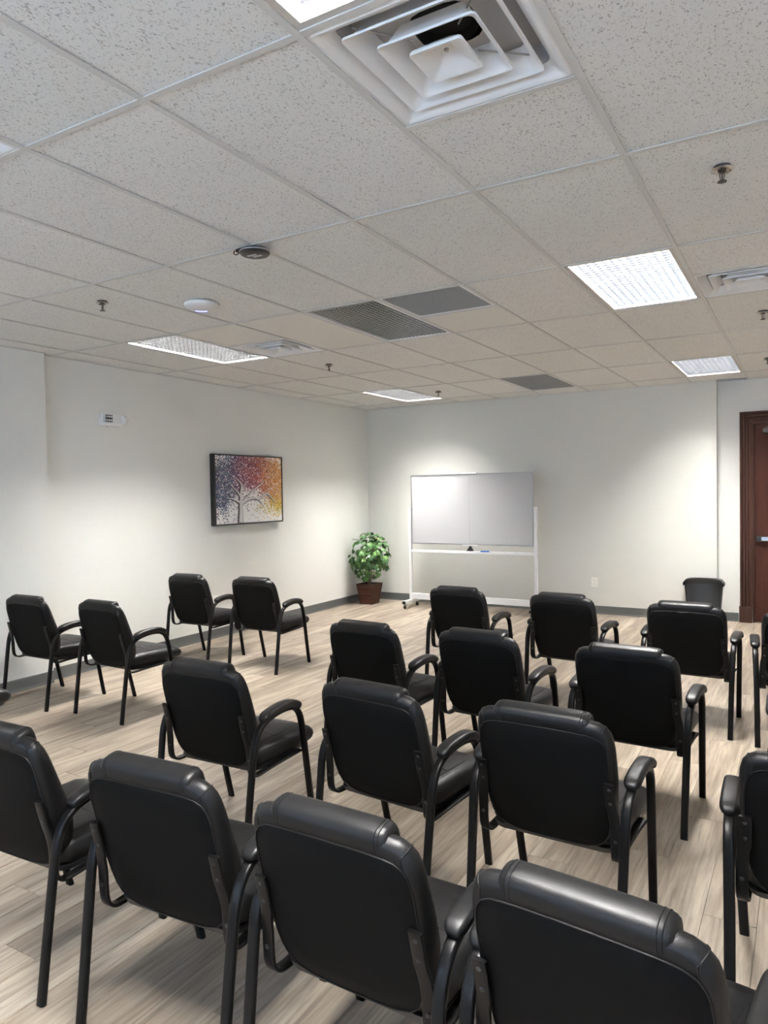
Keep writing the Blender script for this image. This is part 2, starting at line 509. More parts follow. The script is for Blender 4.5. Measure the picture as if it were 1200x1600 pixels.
# floor: sub floor slab and vinyl planks
floor = struct(MB().box((XL - W, YF - W, -0.12), (XR + W, yd + W, -0.006)).build('floor', 'subfloor'))
PW, PL = 0.182, 1.22
rnd = random.Random(11)
plank_meshes = {}
def plank_mesh(L, Wd):
    key = (round(L, 3), round(Wd, 3))
    if key not in plank_meshes:
        m = MB(); e = 0.0016
        x, y = Wd / 2, L / 2
        m.rings([[(-x, -y, -.006), (x, -y, -.006), (x, y, -.006), (-x, y, -.006)],
                 [(-x + .0004, -y + .0004, -.0014), (x - .0004, -y + .0004, -.0014), (x - .0004, y - .0004, -.0014), (-x + .0004, y - .0004, -.0014)],
                 [(-x + e, -y + e, 0), (x - e, -y + e, 0), (x - e, y - e, 0), (-x + e, y - e, 0)]], cap0=False)
        o = m.build('plank', 'plank')
        plank_meshes[key] = o.data
        bpy.data.objects.remove(o)
    return plank_meshes[key]
far_mb = MB()
offs = [0.0, 0.41, 0.82, 0.2, 0.61, 1.02, 0.33]
x = XL; ci = 0
while x < XR + 0.05:
    x1 = min(x + PW, XR + .1)
    y = YF - PL + offs[ci % 7] * 1.0 + rnd.uniform(-.08, .08)
    while y < yd + .1:
        a, b = max(y, YF - .1), min(y + PL, yd + .1)
        if b - a > .02:
            cx, cy = (x + x1) / 2, (a + b) / 2
            # the 300 or so planks the picture shows largest
            vis = cx < 3.05 and b > -0.75 and cx > -3.5 and (cx - 2.42) > -0.93 * (b + 1.63) - 0.2 and (cx - 2.42) < 0.12 * (b + 1.63) + .1
            if vis:
                o = bpy.data.objects.new('plank', plank_mesh(b - a, x1 - x))
                COL.objects.link(o); o.parent = floor; o.location = (cx, cy, 0)
            else:
                e = .0016
                far_mb.hexa([(x, a, -.006), (x1, a, -.006), (x1, b, -.006), (x, b, -.006), (x + e, a + e, 0), (x1 - e, a + e, 0), (x1 - e, b - e, 0), (x + e, b - e, 0)])
        y += PL
    x += PW; ci += 1
tag(far_mb.build('planking', 'plank', floor), kind='stuff')

# ------------------------------------------------------------------ ceiling
ceiling = struct(MB().box((XL - W, YF - W, TOP), (XR + W, yd + W, TOP + .1)).build('ceiling', 'deck'))
cells = {}     # special cells: (col, y0, y1) in grid units -> kind
LIGHTS = [(2, -2, 0), (2, 4, 6), (2, 10, 12), (-4, -2, 0), (-4, 4, 6), (-4, 10, 12), (8, -2, 0), (8, 4, 6), (8, 10, 12)]
DIFFS = [(2, 0, 1), (-3, 5, 6), (3, 5, 6), (-1, -1, 0)]
EGGS = [(-1, 4, 6, 'egg'), (0, 4, 5, 'egg_dark'), (-1, 10, 12, 'egg_dark')]
taken = [(c, a, b) for c, a, b in LIGHTS + DIFFS] + [(c, a, b) for c, a, b, _ in EGGS]
halves = {}
for c, a, b in taken:
    if b - a == 1:
        r0 = (a // 2) * 2
        halves[(c, r0)] = r0 + 1
BW = 0.012   # half width of a tee bar
tile_cache = {}
def ceiling_tile(x0, x1, y0, y1, mat='tile'):
    x0, x1, y0, y1 = x0 + .004, x1 - .004, y0 + .004, y1 - .004
    key = (round(x1 - x0, 3), round(y1 - y0, 3), mat)
    if key not in tile_cache:
        w, l = (x1 - x0) / 2, (y1 - y0) / 2
        e = .006
        m = MB().box((-w, -l, .0055), (w, l, .022))
        o = m.build('ceiling_tile', mat); tile_cache[key] = o.data; bpy.data.objects.remove(o)
    o = bpy.data.objects.new('ceiling_tile', tile_cache[key])
    COL.objects.link(o); o.parent = ceiling
    o.location = ((x0 + x1) / 2, (y0 + y1) / 2, H)
col0, col1 = math.floor(XL / G), math.ceil(XR / G)
row0, row1 = math.floor(YF / G / 2) * 2, 14
for c in range(col0, col1):
    for r in range(row0, row1, 2):
        parts = [(r, r + 1), (r + 1, r + 2)] if (c, r) in halves else [(r, r + 2)]
        for a, b in parts:
            if any(t == (c, a, b) for t in taken): continue
            lx = XL + (JD if b * G <= JL else 0)
            x0, x1 = max(c * G, lx), min((c + 1) * G, XR)
            y0, y1 = max(a * G, YF), min(b * G, yd if c * G >= JB else YB)
            if x1 - x0 < .03 or y1 - y0 < .03: continue
            smooth = (c, a) in ((-2, 4), (-3, 4), (0, 5))
            ceiling_tile(x0, x1, y0, y1, 'smooth_tile' if smooth else 'tile')
def tee(a, b):
    """tee bar between two points of the ceiling plane, flange underneath and web above"""
    m = MB()
    if a[0] == b[0]:
        m.box((a[0] - BW, a[1], H - .001), (a[0] + BW, b[1], H + .003)).box((a[0] - .0015, a[1], H + .003), (a[0] + .0015, b[1], H + .038))
    else:
        m.box((a[0], a[1] - BW, H - .0005), (b[0], a[1] + BW, H + .0032)).box((a[0], a[1] - .0015, H + .0032), (b[0], a[1] + .0015, H + .03))
    return m.build('grid_bar', 'grid', ceiling)
for c in range(col0 + 1, col1):
    tee((c * G, YF), (c * G, yd if c * G > JB else YB))
for r in range(row0, row1, 2):
    if r * G > YF and r * G < YB:
        tee((XL, r * G), (XR, r * G))
for (c, r0), mid in halves.items():
    tee((c * G, mid * G), ((c + 1) * G, mid * G))
# wall angle
def angle_trim(name, a, b, n):
    m = MB().rings([[(e[0] + n[0] * q, e[1] + n[1] * q, H + z) for q, z in ((0, -.001), (.02, -.001), (.02, .0025), (.002, .0025), (.002, .024), (0, .024))] for e in (a, b)])
    return struct(m.build(name, 'grid'))
angle_trim('trim_1', (XL, JL), (XL, YB), (1, 0))
angle_trim('trim_2', (XL + JD, YF), (XL + JD, JL), (1, 0))
angle_trim('trim_3', (XL, YB), (JB, YB), (0, -1))
angle_trim('trim_4', (JB, yd), (XR, yd), (0, -1))

# ------------------------------------------------------------------ louvered lights
def make_light(name, label, c, a, b):
    x0, x1, y0, y1 = c * G + BW, (c + 1) * G - BW, a * G + BW, b * G - BW
    cx, cy = (x0 + x1) / 2, (y0 + y1) / 2
    w, l = (x1 - x0) / 2 + .006, (y1 - y0) / 2 + .006
    t = thing(name, label, 'ceiling light', (cx, cy, H + .0035), group='lit louvered ceiling lights')
    m = MB(); zt = .115; k = .004
    for q in ((-w, -l, -w + k, l), (w - k, -l, w, l), (-w + k, -l, w - k, -l + k), (-w + k, l - k, w - k, l)):
        m.box((q[0], q[1], 0), (q[2], q[3], zt))
    m.box((-w, -l, zt), (w, l, zt + .004))
    m.build('housing', 'trough', t)
    m = MB(); f = .03
    for q in ((-w + k, -l + k, -w + f, l - k), (w - f, -l + k, w - k, l - k), (-w + f, -l + k, w - f, -l + f), (-w + f, l - f, w - f, l - k)):
        m.box((q[0], q[1], .0), (q[2], q[3], .012))
    m.build('bezel', 'bezel', t)
    # egg crate louver, cells about 47 mm
    W2, L2 = w - f, l - f
    nx, ny = 12, 25
    m = MB(); zb, zh = .004, .038; th = .0009
    for i in range(1, nx):
        xx = -W2 + 2 * W2 * i / nx
        m.hexa([(xx - .0004, -L2, zb), (xx + .0004, -L2, zb), (xx + .0004, L2, zb), (xx - .0004, L2, zb), (xx - .0085, -L2, zh), (xx + .0085, -L2, zh), (xx + .0085, L2, zh), (xx - .0085, L2, zh)])
    for j in range(1, ny):
        yy = -L2 + 2 * L2 * j / ny
        m.hexa([(-W2, yy - .0004, zb), (W2, yy - .0004, zb), (W2, yy + .0004, zb), (-W2, yy + .0004, zb), (-W2, yy - .0085, zh), (W2, yy - .0085, zh), (W2, yy + .0085, zh), (-W2, yy + .0085, zh)])
    tag(m.build('louver', 'louver', t), kind='stuff')
    for xx in (-.17, 0, .17):
        MB().box((xx - .075, -L2 + .01, .070), (xx + .075, L2 - .01, .0715)).build('lamp', 'lamp', t)
    return t
for (c, a, b), lab in zip(LIGHTS, (
        'lit louvered ceiling light next to the large square air diffuser overhead',
        'lit louvered ceiling light beside a square air diffuser on the door side',
        'lit louvered ceiling light close to the whiteboard wall, above the trash can',
        'lit louvered ceiling light over the back of the room along the painting wall',
        'long lit louvered ceiling light beside an air diffuser near the painting wall',
        'lit louvered ceiling light close to the whiteboard wall, above the potted plant side',
        'lit louvered ceiling light at the back of the room on the right wall side',
        'lit louvered ceiling light in the middle of the right wall side',
        'lit louvered ceiling light near the door wall on the right wall side')):
    make_light('ceiling_light', lab, c, a, b)

# ------------------------------------------------------------------ air diffusers
def sq(hw, z, r=.02):
    return [(x, y, z) for x, y in rrect(hw, hw, min(r, hw * .6), 3)]
def make_diffuser(label, c, a, b):
    cx, cy = (c + .5) * G, (a + b) / 2 * G
    t = thing('air_diffuser', label, 'air diffuser', (cx, cy, H + .0035), group='square ceiling air diffusers')
    hw = G / 2 - BW + .006
    # backing pan with a round duct neck
    m = MB()
    m.rings([sq(hw, 0, .004), sq(hw - .012, .0, .004), sq(hw - .018, -.004, .006), sq(hw - .035, .002, .012), sq(hw - .06, .03, .03)], False, False)
    m.build('pan', 'diff', t, 40)
    MB().rings([sq(hw - .06, .03, .03), sq(hw - .075, .082, .03), sq(.095, .0845, .094)], False, False).build('throat', 'throat', t, 40)
    MB().rings([[(.095 * math.cos(2 * PI * i / 32), .095 * math.sin(2 * PI * i / 32), z) for i in range(32)] for z in (.0845, .122)], False, True).build('duct_collar', 'duct', t, 40)
    # three nested cones, flaring downward
    for k, (r_in, r_out, z_in, z_out) in enumerate(((.178, .222, .060, -.002), (.106, .150, .058, -.010), (.0, .082, .045, -.016))):
        m = MB(); lip = .009
        if k < 2:
            m.rings([sq(r_in, z_in, .02), sq(r_out - .012, z_out + .006, .02), sq(r_out, z_out, .014), sq(r_out, z_out + .007, .014), sq(r_out - .014, z_out + .012, .02), sq(r_in - .001, z_in + .005, .02)], False, False)
        else:
            m.rings([sq(.03, .034, .008), sq(r_out - .004, z_out + .014, .012), sq(r_out, z_out + .008, .012), sq(r_out, z_out, .012), sq(r_out - .008, z_out + .0005, .012), sq(.022, .022, .004), sq(.018, .020, .004)], True, True)
        m.build('cone', 'diff', t, 40)
    MB().lathe([(.0001, .014), (.007, .015), (.007, .024)], n=12).build('screw', 'alu', t, 40)
    for sx in (-1, 1):
        for sy in (-1, 1):
            MB().sweep([(sx * .07, sy * .07, .03), (sx * .20, sy * .20, .040)], ell(.003, .003, 6)).build('strut', 'alu', t)
    return t
for (c, a, b), lab in zip(DIFFS, ('large square white air diffuser with nested cones beside an overhead light',
                                  'square white air diffuser beside the long lit light near the painting wall',
                                  'square white air diffuser between a lit light and a sprinkler on the door side',
                                  'square white air diffuser over the back rows of the painting wall side')):
    make_diffuser(lab, c, a, b)

# ------------------------------------------------------------------ return grilles
def make_egg(label, c, a, b, mat):
    x0, x1, y0, y1 = c * G + BW - .006, (c + 1) * G - BW + .006, a * G + BW - .006, b * G - BW + .006
    cx, cy, w, l = (x0 + x1) / 2, (y0 + y1) / 2, (x1 - x0) / 2, (y1 - y0) / 2
    t = thing('return_air_grille', label, 'air grille', (cx, cy, H + .0035))
    m = MB(); f = .022
    for q in ((-w, -l, -w + f, l), (w - f, -l, w, l), (-w + f, -l, w - f, -l + f), (-w + f, l - f, w - f, l)):
        m.box((q[0], q[1], -.002), (q[2], q[3], .014))
    m.build('frame', 'diff', t)
    W2, L2 = w - f, l - f
    pitch = .034 if mat == 'egg' else .0155
    nx, ny = max(2, round(2 * W2 / pitch)), max(2, round(2 * L2 / pitch))
    m = MB(); th = .0026 if mat == 'egg' else .0012
    for i in range(1, nx):
        xx = -W2 + 2 * W2 * i / nx; m.box((xx - th, -L2, .0), (xx + th, L2, .0125))
    for j in range(1, ny):
        yy = -L2 + 2 * L2 * j / ny; m.box((-W2, yy - th, .0), (W2, yy + th, .0125))
    tag(m.build('egg_crate_core', mat, t), kind='stuff')
    m = MB(); zt = .12
    m.rings([[(-w, -l, .014), (w, -l, .014), (w, l, .014), (-w, l, .014)], [(-w, -l, zt), (w, -l, zt), (w, l, zt), (-w, l, zt)]], False, True)
    m.build('plenum_box', 'duct', t)
for (c, a, b, k), lab in zip(EGGS, ('long pale egg-crate return air grille next to the small dark one',
                                    'small square dark mesh return air grille beside the long pale egg-crate one',
                                    'dark mesh return air grille near the whiteboard wall, above the whiteboard')):
    make_egg(lab, c, a, b, k)

# ------------------------------------------------------------------ door
yw = YB + BD
door = thing('door_1', None, None, (DX0, yw, 0)); struct(door)
dw = DX1 - DX0
# slab
MB().box((.0215, .022, .0065), (dw - .0215, .066, DH - .0215)).build('door_leaf', 'door_wood', door, bevel=.0015)
m = MB()
m.box((.0, .066, 0), (.045, .085, DH)).box((dw - .045, .066, 0), (dw, .085, DH)).box((.045, .066, DH - .045), (dw - .045, .085, DH)).box((.045, .066, 0), (dw - .045, .085, .03))
m.build('door_light_stop', 'casing', door)  # strips added behind the leaf to block sky light leaking through the gaps
m = MB()
m.box((0, -.002, 0), (.02, .12, DH)).box((dw - .02, -.002, 0), (dw, .12, DH)).box((.02, -.002, DH - .02), (dw - .02, .12, DH))
m.build('jamb', 'casing', door)
# moulded casing: stepped profile swept round the opening
prof = [(-0.008, 0), (-0.008, .012), (.016, .022), (.024, .022), (.030, .010), (.036, .010), (.048, .024), (.058, .026), (.064, .014), (.070, .014), (.080, .034), (.092, .036), (.098, .022), (.104, .022), (.114, .042), (.132, .044), (.132, 0)]
def casing_piece(name, pts, mat='casing'):
    MB().rings(pts).build(name, mat, door)
casing_piece('casing', [[(-a, -b, .19) for a, b in prof], [(-a, -b, DH + a) for a, b in prof]])
casing_piece('casing', [[(dw + a, -b, .19) for a, b in prof], [(dw + a, -b, DH + a) for a, b in prof]])
casing_piece('casing_head', [[(-a, -b, DH + a) for a, b in prof], [(dw + a, -b, DH + a) for a, b in prof]])
for xx in (-.142, dw + .004):
    MB().box((xx, -.052, 0), (xx + .138, 0, .192)).build('plinth_block', 'casing', door, bevel=.003)
# push bar
pb = MB().box((.09, -.030, .975), (dw - .12, -.004, 1.022)).build('push_bar', 'chrome', door, bevel=.004)
MB().box((.042, -.020, .965), (.092, .022, 1.032)).build('latch_housing', 'black_pl', pb, bevel=.006)
MB().box((dw - .13, -.020, .965), (dw - .06, .022, 1.032)).build('latch_housing', 'black_pl', pb, bevel=.006)
MB().box((.09, -.006, .968), (dw - .12, .022, 1.029)).build('rail', 'black_pl', pb, bevel=.003)
cl = MB().box((.11, -.035, 2.245), (.40, .022, 2.30)).build('door_closer', 'dark_metal', door, bevel=.004)
MB().box((.14, -.045, 2.30), (.165, -.02, 2.318)).box((.14, -.045, 2.31), (.33, -.025, 2.318)).build('closer_arm', 'dark_metal', cl)
MB().box((DX0, yw + .002, -.001), (DX1, yw + .11, .006)).build('trim_threshold', 'dark_metal')
struct(bpy.data.objects['trim_threshold'])

# ------------------------------------------------------------------ chairs
def back_pt(x, t, n, B=(-.161, .362), s=.24):
    """point of the leaning backrest: x across, t up along it, n behind (+) / in front (-)"""
    L = math.hypot(s, .97); uy, uz = -s / L, .97 / L
    return (x, B[0] + uy * t - uz * n, B[1] + uz * t + uy * n)
BT = .490
def back_outline(n=14):
    """half outline of the back, bottom centre to top centre"""
    pts = [(0, 0), (.08, .001), (.14, .006), (.18, .018), (.208, .042), (.225, .075), (.235, .12), (.241, .18), (.245, .26), (.246, .33), (.246, .39),
           (.243, .424), (.236, .451), (.222, .470), (.200, .482), (.170, .4865), (.12, .489), (.06, .490), (0, .490)]
    full = [(x, t) for x, t in pts] + [(-x, t) for x, t in pts[-2:0:-1]]
    return full
def inset(ol, d):
    c = (0, BT / 2)
    return [(x * (1 - d / .245), c[1] + (t - c[1]) * (1 - d / (BT / 2))) for x, t in ol]

def make_chair():
    root = thing('guest_chair', 'x', 'chair')
    ol = back_outline()
    # cushion with puffed front
    def ring(d, n, bulge=0.0):
        out = []
        for x, t in inset(ol, d):
            lum = .022 * math.exp(-((t - .15) / .10) ** 2)
            thin = 1 - .25 * min(1, max(0, (t - .28) / .18))
            out.append(back_pt(x, t, -(n * thin + lum * bulge)))
        return out
    def panel(d, n):
        return [back_pt(x * (1 - (.013 + d) / .246), .007 + d + (t * (1 - (.046 + 2 * d) / BT)), -n) for x, t in ol]
    m = MB()
    m.rings([panel(0, .001), panel(-.004, .0005), ring(.012, .003), ring(.005, .009), ring(.0, .020), ring(-.004, .034), ring(-.003, .050), ring(.006, .068, .4), ring(.022, .082, .7), ring(.05, .090, 1), ring(.10, .094, 1), ring(.17, .096, 1), ring(.225, .097, 1)])
    cush = m.build('back_cushion', 'leather', root, 50)
    m = MB()
    m.rings([panel(.001, 0), panel(.006, -.003), panel(.05, -.006), panel(.12, -.008), panel(.19, -.0085)])
    m.build('back_panel', 'backcloth', root, 60)
    m = MB()
    pth = [Vector(q) for q in panel(-.001, -.0005)]
    rs = []
    for i, p in enumerate(pth):
        tt = (pth[(i + 1) % len(pth)] - pth[i - 1]).normalized(); nn = Vector((0, -.97, -.24)).normalized(); ss = tt.cross(nn)
        rs.append([p + ss * a + nn * b for a, b in ell(.0026, .0026, 6)])
    rs.append(rs[0])
    m.rings(rs, False, False)
    m.build('piping', 'piping', cush, 60)
    # seam folds at the upper corners
    n_ol = len(ol)
    seam_rings = [panel(-.004, .0005), ring(.012, .003), ring(.005, .009), ring(.0, .020), ring(-.004, .034), ring(-.003, .050), ring(.006, .068, .4)]
    for k_ in (13, n_ol - 13):
        MB().sweep([r_[k_] for r_ in seam_rings], ell(.002, .002, 6)).build('corner_seam', 'piping', cush, 60)
    # head roll
    HX = .170
    def roll_ring(x, k, squash=1.0):
        out = []
        for i in range(20):
            a = 2 * PI * i / 20
            ca, sa = math.cos(a), math.sin(a)
            ex = lambda v, p: math.copysign(abs(v) ** p, v)
            n_ = -.041 + (.041 * k) * ex(ca, .66)
            t_ = BT - .026 + (.043 * k) * ex(sa, .72)
            out.append(back_pt(x, t_, n_))
        return out
    m = MB()
    xs_ = [(-HX - .004, .50), (-HX - .001, .78), (-HX + .006, .90), (-HX + .018, .965), (-HX + .04, .995), (-.08, 1.01), (0, 1.015), (.08, 1.01), (HX - .04, .995), (HX - .018, .965), (HX - .006, .90), (HX + .001, .78), (HX + .004, .50)]
    m.rings([roll_ring(x, k) for x, k in xs_])
    roll = m.build('head_roll', 'leather', root, 60)
    for x, kk in ((-HX + .016, .960), (-HX + .026, .976), (HX - .026, .976), (HX - .016, .960)):
        p = [Vector(q) for q in roll_ring(x, kk)]
        rr_ = [[q + (q - Vector(back_pt(x, BT - .026, -.041))).normalized() * b + Vector((a, 0, 0)) for a, b in ell(.0014, .0014, 5)] for q in p]
        MB().rings(rr_ + [rr_[0]], False, False).build('stitching', 'piping', roll, 60)
    # seat
    sol = rrect(.245, .240, .050, 5)
    def sring(d, z):
        out = []
        for x, y in sol:
            kx, ky = 1 - d / .245, 1 - d / .240
            X_, Y_ = x * kx, y * ky + .083
            drop = .03 * max(0, (Y_ - .20) / .13) ** 1.6
            wide = 1.0 - .06 * max(0, (-Y_ - .05) / .15)
            out.append((X_ * wide, Y_, z - drop * max(0.0, (z - .37) / .10)))
        return out
    m = MB()
    m.rings([sring(.035, .372), sring(.010, .376), sring(.0, .392), sring(-.004, .415), sring(.0, .436), sring(.012, .453), sring(.035, .463), sring(.075, .469), sring(.14, .472), sring(.20, .473)])
    seat = m.build('seat_cushion', 'leather', root, 55)
    for sx in (-1, 1):
        MB().sweep(smooth_path([(sx * .195, -.13, .466), (sx * .196, -.02, .4645), (sx * .197, .12, .4640), (sx * .195, .22, .4575), (sx * .19, .29, .437), (sx * .188, .320, .405)], 3), ell(.0022, .0022, 6)).build('seat_seam', 'piping', seat, 60)
    m = MB().sweep([(-.196, .03, .4665), (-.1, .045, .4722), (0, .05, .4735), (.1, .045, .4722), (.196, .03, .4665)], ell(.0022, .0022, 6))
    m.build('seat_seam', 'piping', seat, 60)
    m = MB().rings([[(x * .93, y * .93 + .068, .357) for x, y in sol], [(x * .96, y * .96 + .07, .376) for x, y in sol]])
    m.build('seat_pan', 'black_pl', root, 40)
    # side frames: legs and arm arch from one flattened tube
    prof = rrect(.0165, .0110, .008, 3)
    for s in (-1, 1):
        rear = [(s * .272, -.283, 0), (s * .2735, -.262, .16), (s * .276, -.238, .34), (s * .278, -.224, .44)]
        arch = [rear[-1], (s * .2795, -.213, .50), (s * .281, -.190, .553), (s * .2825, -.150, .588), (s * .284, -.09, .606), (s * .285, -.02, .614), (s * .286, .045, .609), (s * .286, .090, .592), (s * .285, .119, .562), (s * .284, .137, .52), (s * .281, .158, .44)]
        front = [arch[-1], (s * .276, .186, .30), (s * .271, .217, .15), (s * .266, .250, 0)]
        MB().sweep(smooth_path(rear, 2), prof, side=(1, 0, 0)).build('leg', 'metal', root, 45)
        MB().sweep(smooth_path(front, 2), prof, side=(1, 0, 0)).build('leg', 'metal', root, 45)
        MB().sweep(smooth_path(arch, 3), prof, side=(1, 0, 0)).build('arm_frame', 'metal', root, 45)
        padp = smooth_path([(s * .283, -.165, .604), (s * .2835, -.13, .619), (s * .284, -.07, .630), (s * .285, 0, .634), (s * .286, .055, .629), (s * .286, .094, .612), (s * .286, .112, .596)], 3)
        k = len(padp); sc_ = [min(1.0, .35 + .65 * math.sin(min(1, (i + .3) / 3.0) * PI / 2)) if i < 4 else (min(1.0, .35 + .65 * math.sin(min(1, (k - 1 - i + .3) / 3.0) * PI / 2)) if i > k - 5 else 1.0) for i in range(k)]
        MB().sweep(padp, rrect(.029, .0175, .014, 4), side=(1, 0, 0), scales=sc_).build('arm_pad', 'pad', root, 60)
        # bent flat bar: back bracket, loop and seat rail
        def byz(t, n): return back_pt(0, t, n)[1:]
        a0 = byz(.288, .013); a1 = byz(.20, .013)
        bp = [(s * .232, a0[0], a0[1]), (s * .233, a1[0], a1[1]), (s * .239, -.214, .52), (s * .243, -.205, .47), (s * .244, -.202, .41), (s * .243, -.196, .372), (s * .241, -.176, .351), (s * .239, -.14, .346), (s * .238, -.05, .350), (s * .242, .10, .356), (s * .250, .165, .362)]
        br = MB().sweep(smooth_path(bp, 3), rrect(.018, .0055, .004, 2), side=(1, 0, 0)).build('back_bracket', 'metal', root, 45)
        for t_ in (.268, .215):
            c = back_pt(s * .2325, t_, .018)
            MB().lathe([(.0065, 0), (.0065, -.003), (.004, -.0045), (.0001, -.0045)], n=8, axis='y', c=(c[0], c[1] + .002, c[2])).build('bolt', 'bolt', br, 40)
        MB().lathe([(.006, 0), (.006, -.0035), (.0001, -.004)], n=8, axis='y', c=(s * .2435, -.209, .43)).build('bolt', 'bolt', br, 40)
    m = MB()
    m.box((-.24, -.06, .345), (.24, -.03, .358)).box((-.24, .12, .350), (.24, .15, .362))
    m.build('crossbar', 'metal', root)
    return root

CH = [
 ('black leather guest chair in the front row, right in front of the whiteboard', 0.038, 3.829, -.058),
 ('black leather guest chair second from the aisle in the front row', 0.895, 3.792, -.078),
 ('black leather guest chair third from the aisle in the front row, facing the trash can', 1.738, 3.723, -.031),
 ('black leather guest chair in the front row facing the brown door', 2.415, 3.667, .06),
 ('black leather guest chair on the aisle in the second row from the whiteboard', 0.178, 2.200, -.074),
 ('black leather guest chair second from the aisle in the second row from the whiteboard', 0.890, 2.252, -.097),
 ('black leather guest chair third from the aisle in the second row from the whiteboard', 1.675, 2.189, -.044),
 ('black leather guest chair fourth from the aisle in the second row from the whiteboard', 2.575, 2.150, 0.0),
 ('black leather guest chair on the aisle in the third row from the whiteboard', 0.011, 1.028, .026),
 ('black leather guest chair second from the aisle in the third row from the whiteboard', 0.936, 1.045, -.103),
 ('black leather guest chair third from the aisle in the third row from the whiteboard', 1.629, 1.052, -.037),
 ('black leather guest chair fourth from the aisle in the third row from the whiteboard', 2.495, .994, .004),
 ('black leather guest chair on the aisle in the rearmost row', 0.019, .034, .037),
 ('black leather guest chair second from the aisle in the rearmost row', 0.776, .038, .054),
 ('black leather guest chair third from the aisle in the rearmost row', 1.440, .025, -.039),
 ('black leather guest chair fourth from the aisle in the rearmost row', 2.084, -.032, -.12),
 ('black leather guest chair by the painting wall, in the pair nearest the potted plant', -2.761, 3.661, .016),
 ('black leather guest chair next to the aisle, in the pair nearest the potted plant', -1.975, 3.705, .032),
 ('black leather guest chair by the painting wall, in the pair below the emergency light', -2.848, 2.045, .006),
 ('black leather guest chair next to the aisle, in the pair below the emergency light', -2.048, 2.108, -.044),
 ('black leather guest chair behind the pair of chairs below the emergency light', -2.076, .718, 0.0),
]
proto = make_chair()
for i, (lab, x, y, th) in enumerate(CH):
    o = proto if i == 0 else copy_tree(proto)
    o.location = (x, y, 0); o.rotation_euler = (0, 0, th)
    tag(o, lab, 'chair', 'black leather guest chairs')

# ------------------------------------------------------------------ whiteboard on a rolling stand
wy = 7.30
wb = thing('rolling_whiteboard', 'double-sided white dry-erase board on a white rolling stand', 'whiteboard', (-1.474, wy, 0))
bx, z0, z1 = .882, .897, 1.853
px = .909
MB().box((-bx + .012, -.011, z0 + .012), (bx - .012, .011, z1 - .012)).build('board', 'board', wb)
m = MB(); f = .016
for q in ((-bx, z0, -bx + f, z1), (bx - f, z0, bx, z1), (-bx + f, z0, bx - f, z0 + f), (-bx + f, z1 - f, bx - f, z1)):
    m.box((q[0], -.016, q[1]), (q[2], .016, q[3]))
m.build('board_frame', 'alu', wb)
MB().box((-.006, -.0125, z0 + f), (-.002, .0125, z1 - f)).build('centre_seam', 'alu', wb)
for zz in (z1 - .004, z0 - .014):
    MB().box((-.11, -.020, zz), (.11, .020, zz + .018)).build('centre_clip', 'white_pl', wb, bevel=.003)
for s in (-1, 1):
    MB().box((s * px - .019, -.019, .11), (s * px + .019, .019, 1.405)).build('post', 'white_enamel', wb, bevel=.003)
    MB().lathe([(.014, -.02), (.014, .02)], c=(s * (bx + .006), 0, 1.372), n=12, axis='x').build('pivot', 'alu', wb, 40)
    ft = MB().box((s * px - .024, -.215, .066), (s * px + .024, .215, .112)).build('foot', 'white_enamel', wb, bevel=.004)
    MB().box((s * px - .0235, -.222, .067), (s * px + .0235, -.2155, .111)).build('end_cap', 'black_pl', ft)
    for yy in (-.185, .185):
        cs = MB().lathe([(.027, -.010), (.027, .010)], c=(s * px, yy - .005, .027), n=16, axis='x').build('caster', 'caster', wb, 40)
        MB().box((s * px - .017, yy - .012, .03), (s * px - .012, yy + .012, .068)).box((s * px + .012, yy - .012, .03), (s * px + .017, yy + .012, .068)).box((s * px - .017, yy - .012, .052), (s * px + .017, yy + .012, .068)).build('fork', 'alu', cs)
m = MB()
m.box((-px + .018, -.012, .778), (px - .018, .012, .815))
m.build('crossbar', 'white_enamel', wb, bevel=.002)
m = MB()
m.box((-.13, -.085, .790), (px - .03, -.008, .795)).box((-.13, -.089, .790), (px - .03, -.0845, .812))
m.build('marker_tray', 'white_enamel', wb)
MB().box((-px + .018, -.016, .118), (px - .018, .016, .200)).build('lower_bar', 'white_enamel', wb, bevel=.003)
m = MB()
m.rings([[(-.045, -.02, .815), (.045, -.02, .815), (.045, .02, .815), (-.045, .02, .815)], [(-.008, -.012, .872), (.014, -.012, .872), (.014, .012, .872), (-.008, .012, .872)], [(-.008, -.012, .884), (.014, -.012, .884), (.014, .012, .884), (-.008, .012, .884)]])
m.build('lock_knob', 'black_pl', wb)
# things in the tray
er = thing('board_eraser', 'blue whiteboard eraser lying in the marker tray', 'eraser', (-1.474 + .23, wy - .046, .7955))
MB().box((-.055, -.024, .012), (.055, .024, .030)).build('grip', 'blue', er, bevel=.004)
MB().box((-.053, -.022, 0), (.053, .022, .012)).build('felt_pad', 'felt', er)
for k, (xx, cc, nm) in enumerate(((.47, 'red', 'red'), (.62, 'black_pl', 'black'), (.75, 'black_pl', 'black'))):
    lab = {0: 'red capped whiteboard marker lying in the marker tray', 1: 'black capped marker nearer the eraser in the marker tray', 2: 'black capped marker farthest from the eraser in the marker tray'}[k]
    mk = thing('dry_erase_marker', lab, 'marker', (-1.474 + xx, wy - .06, .803), group='markers in the tray')
    MB().lathe([(.0075, -.06), (.008, -.055), (.008, .03)], n=10, axis='x').build('barrel', 'white_pl', mk, 40)
    MB().lathe([(.0086, .028), (.0086, .055), (.006, .065)], n=10, axis='x').build('cap', cc, mk, 40)

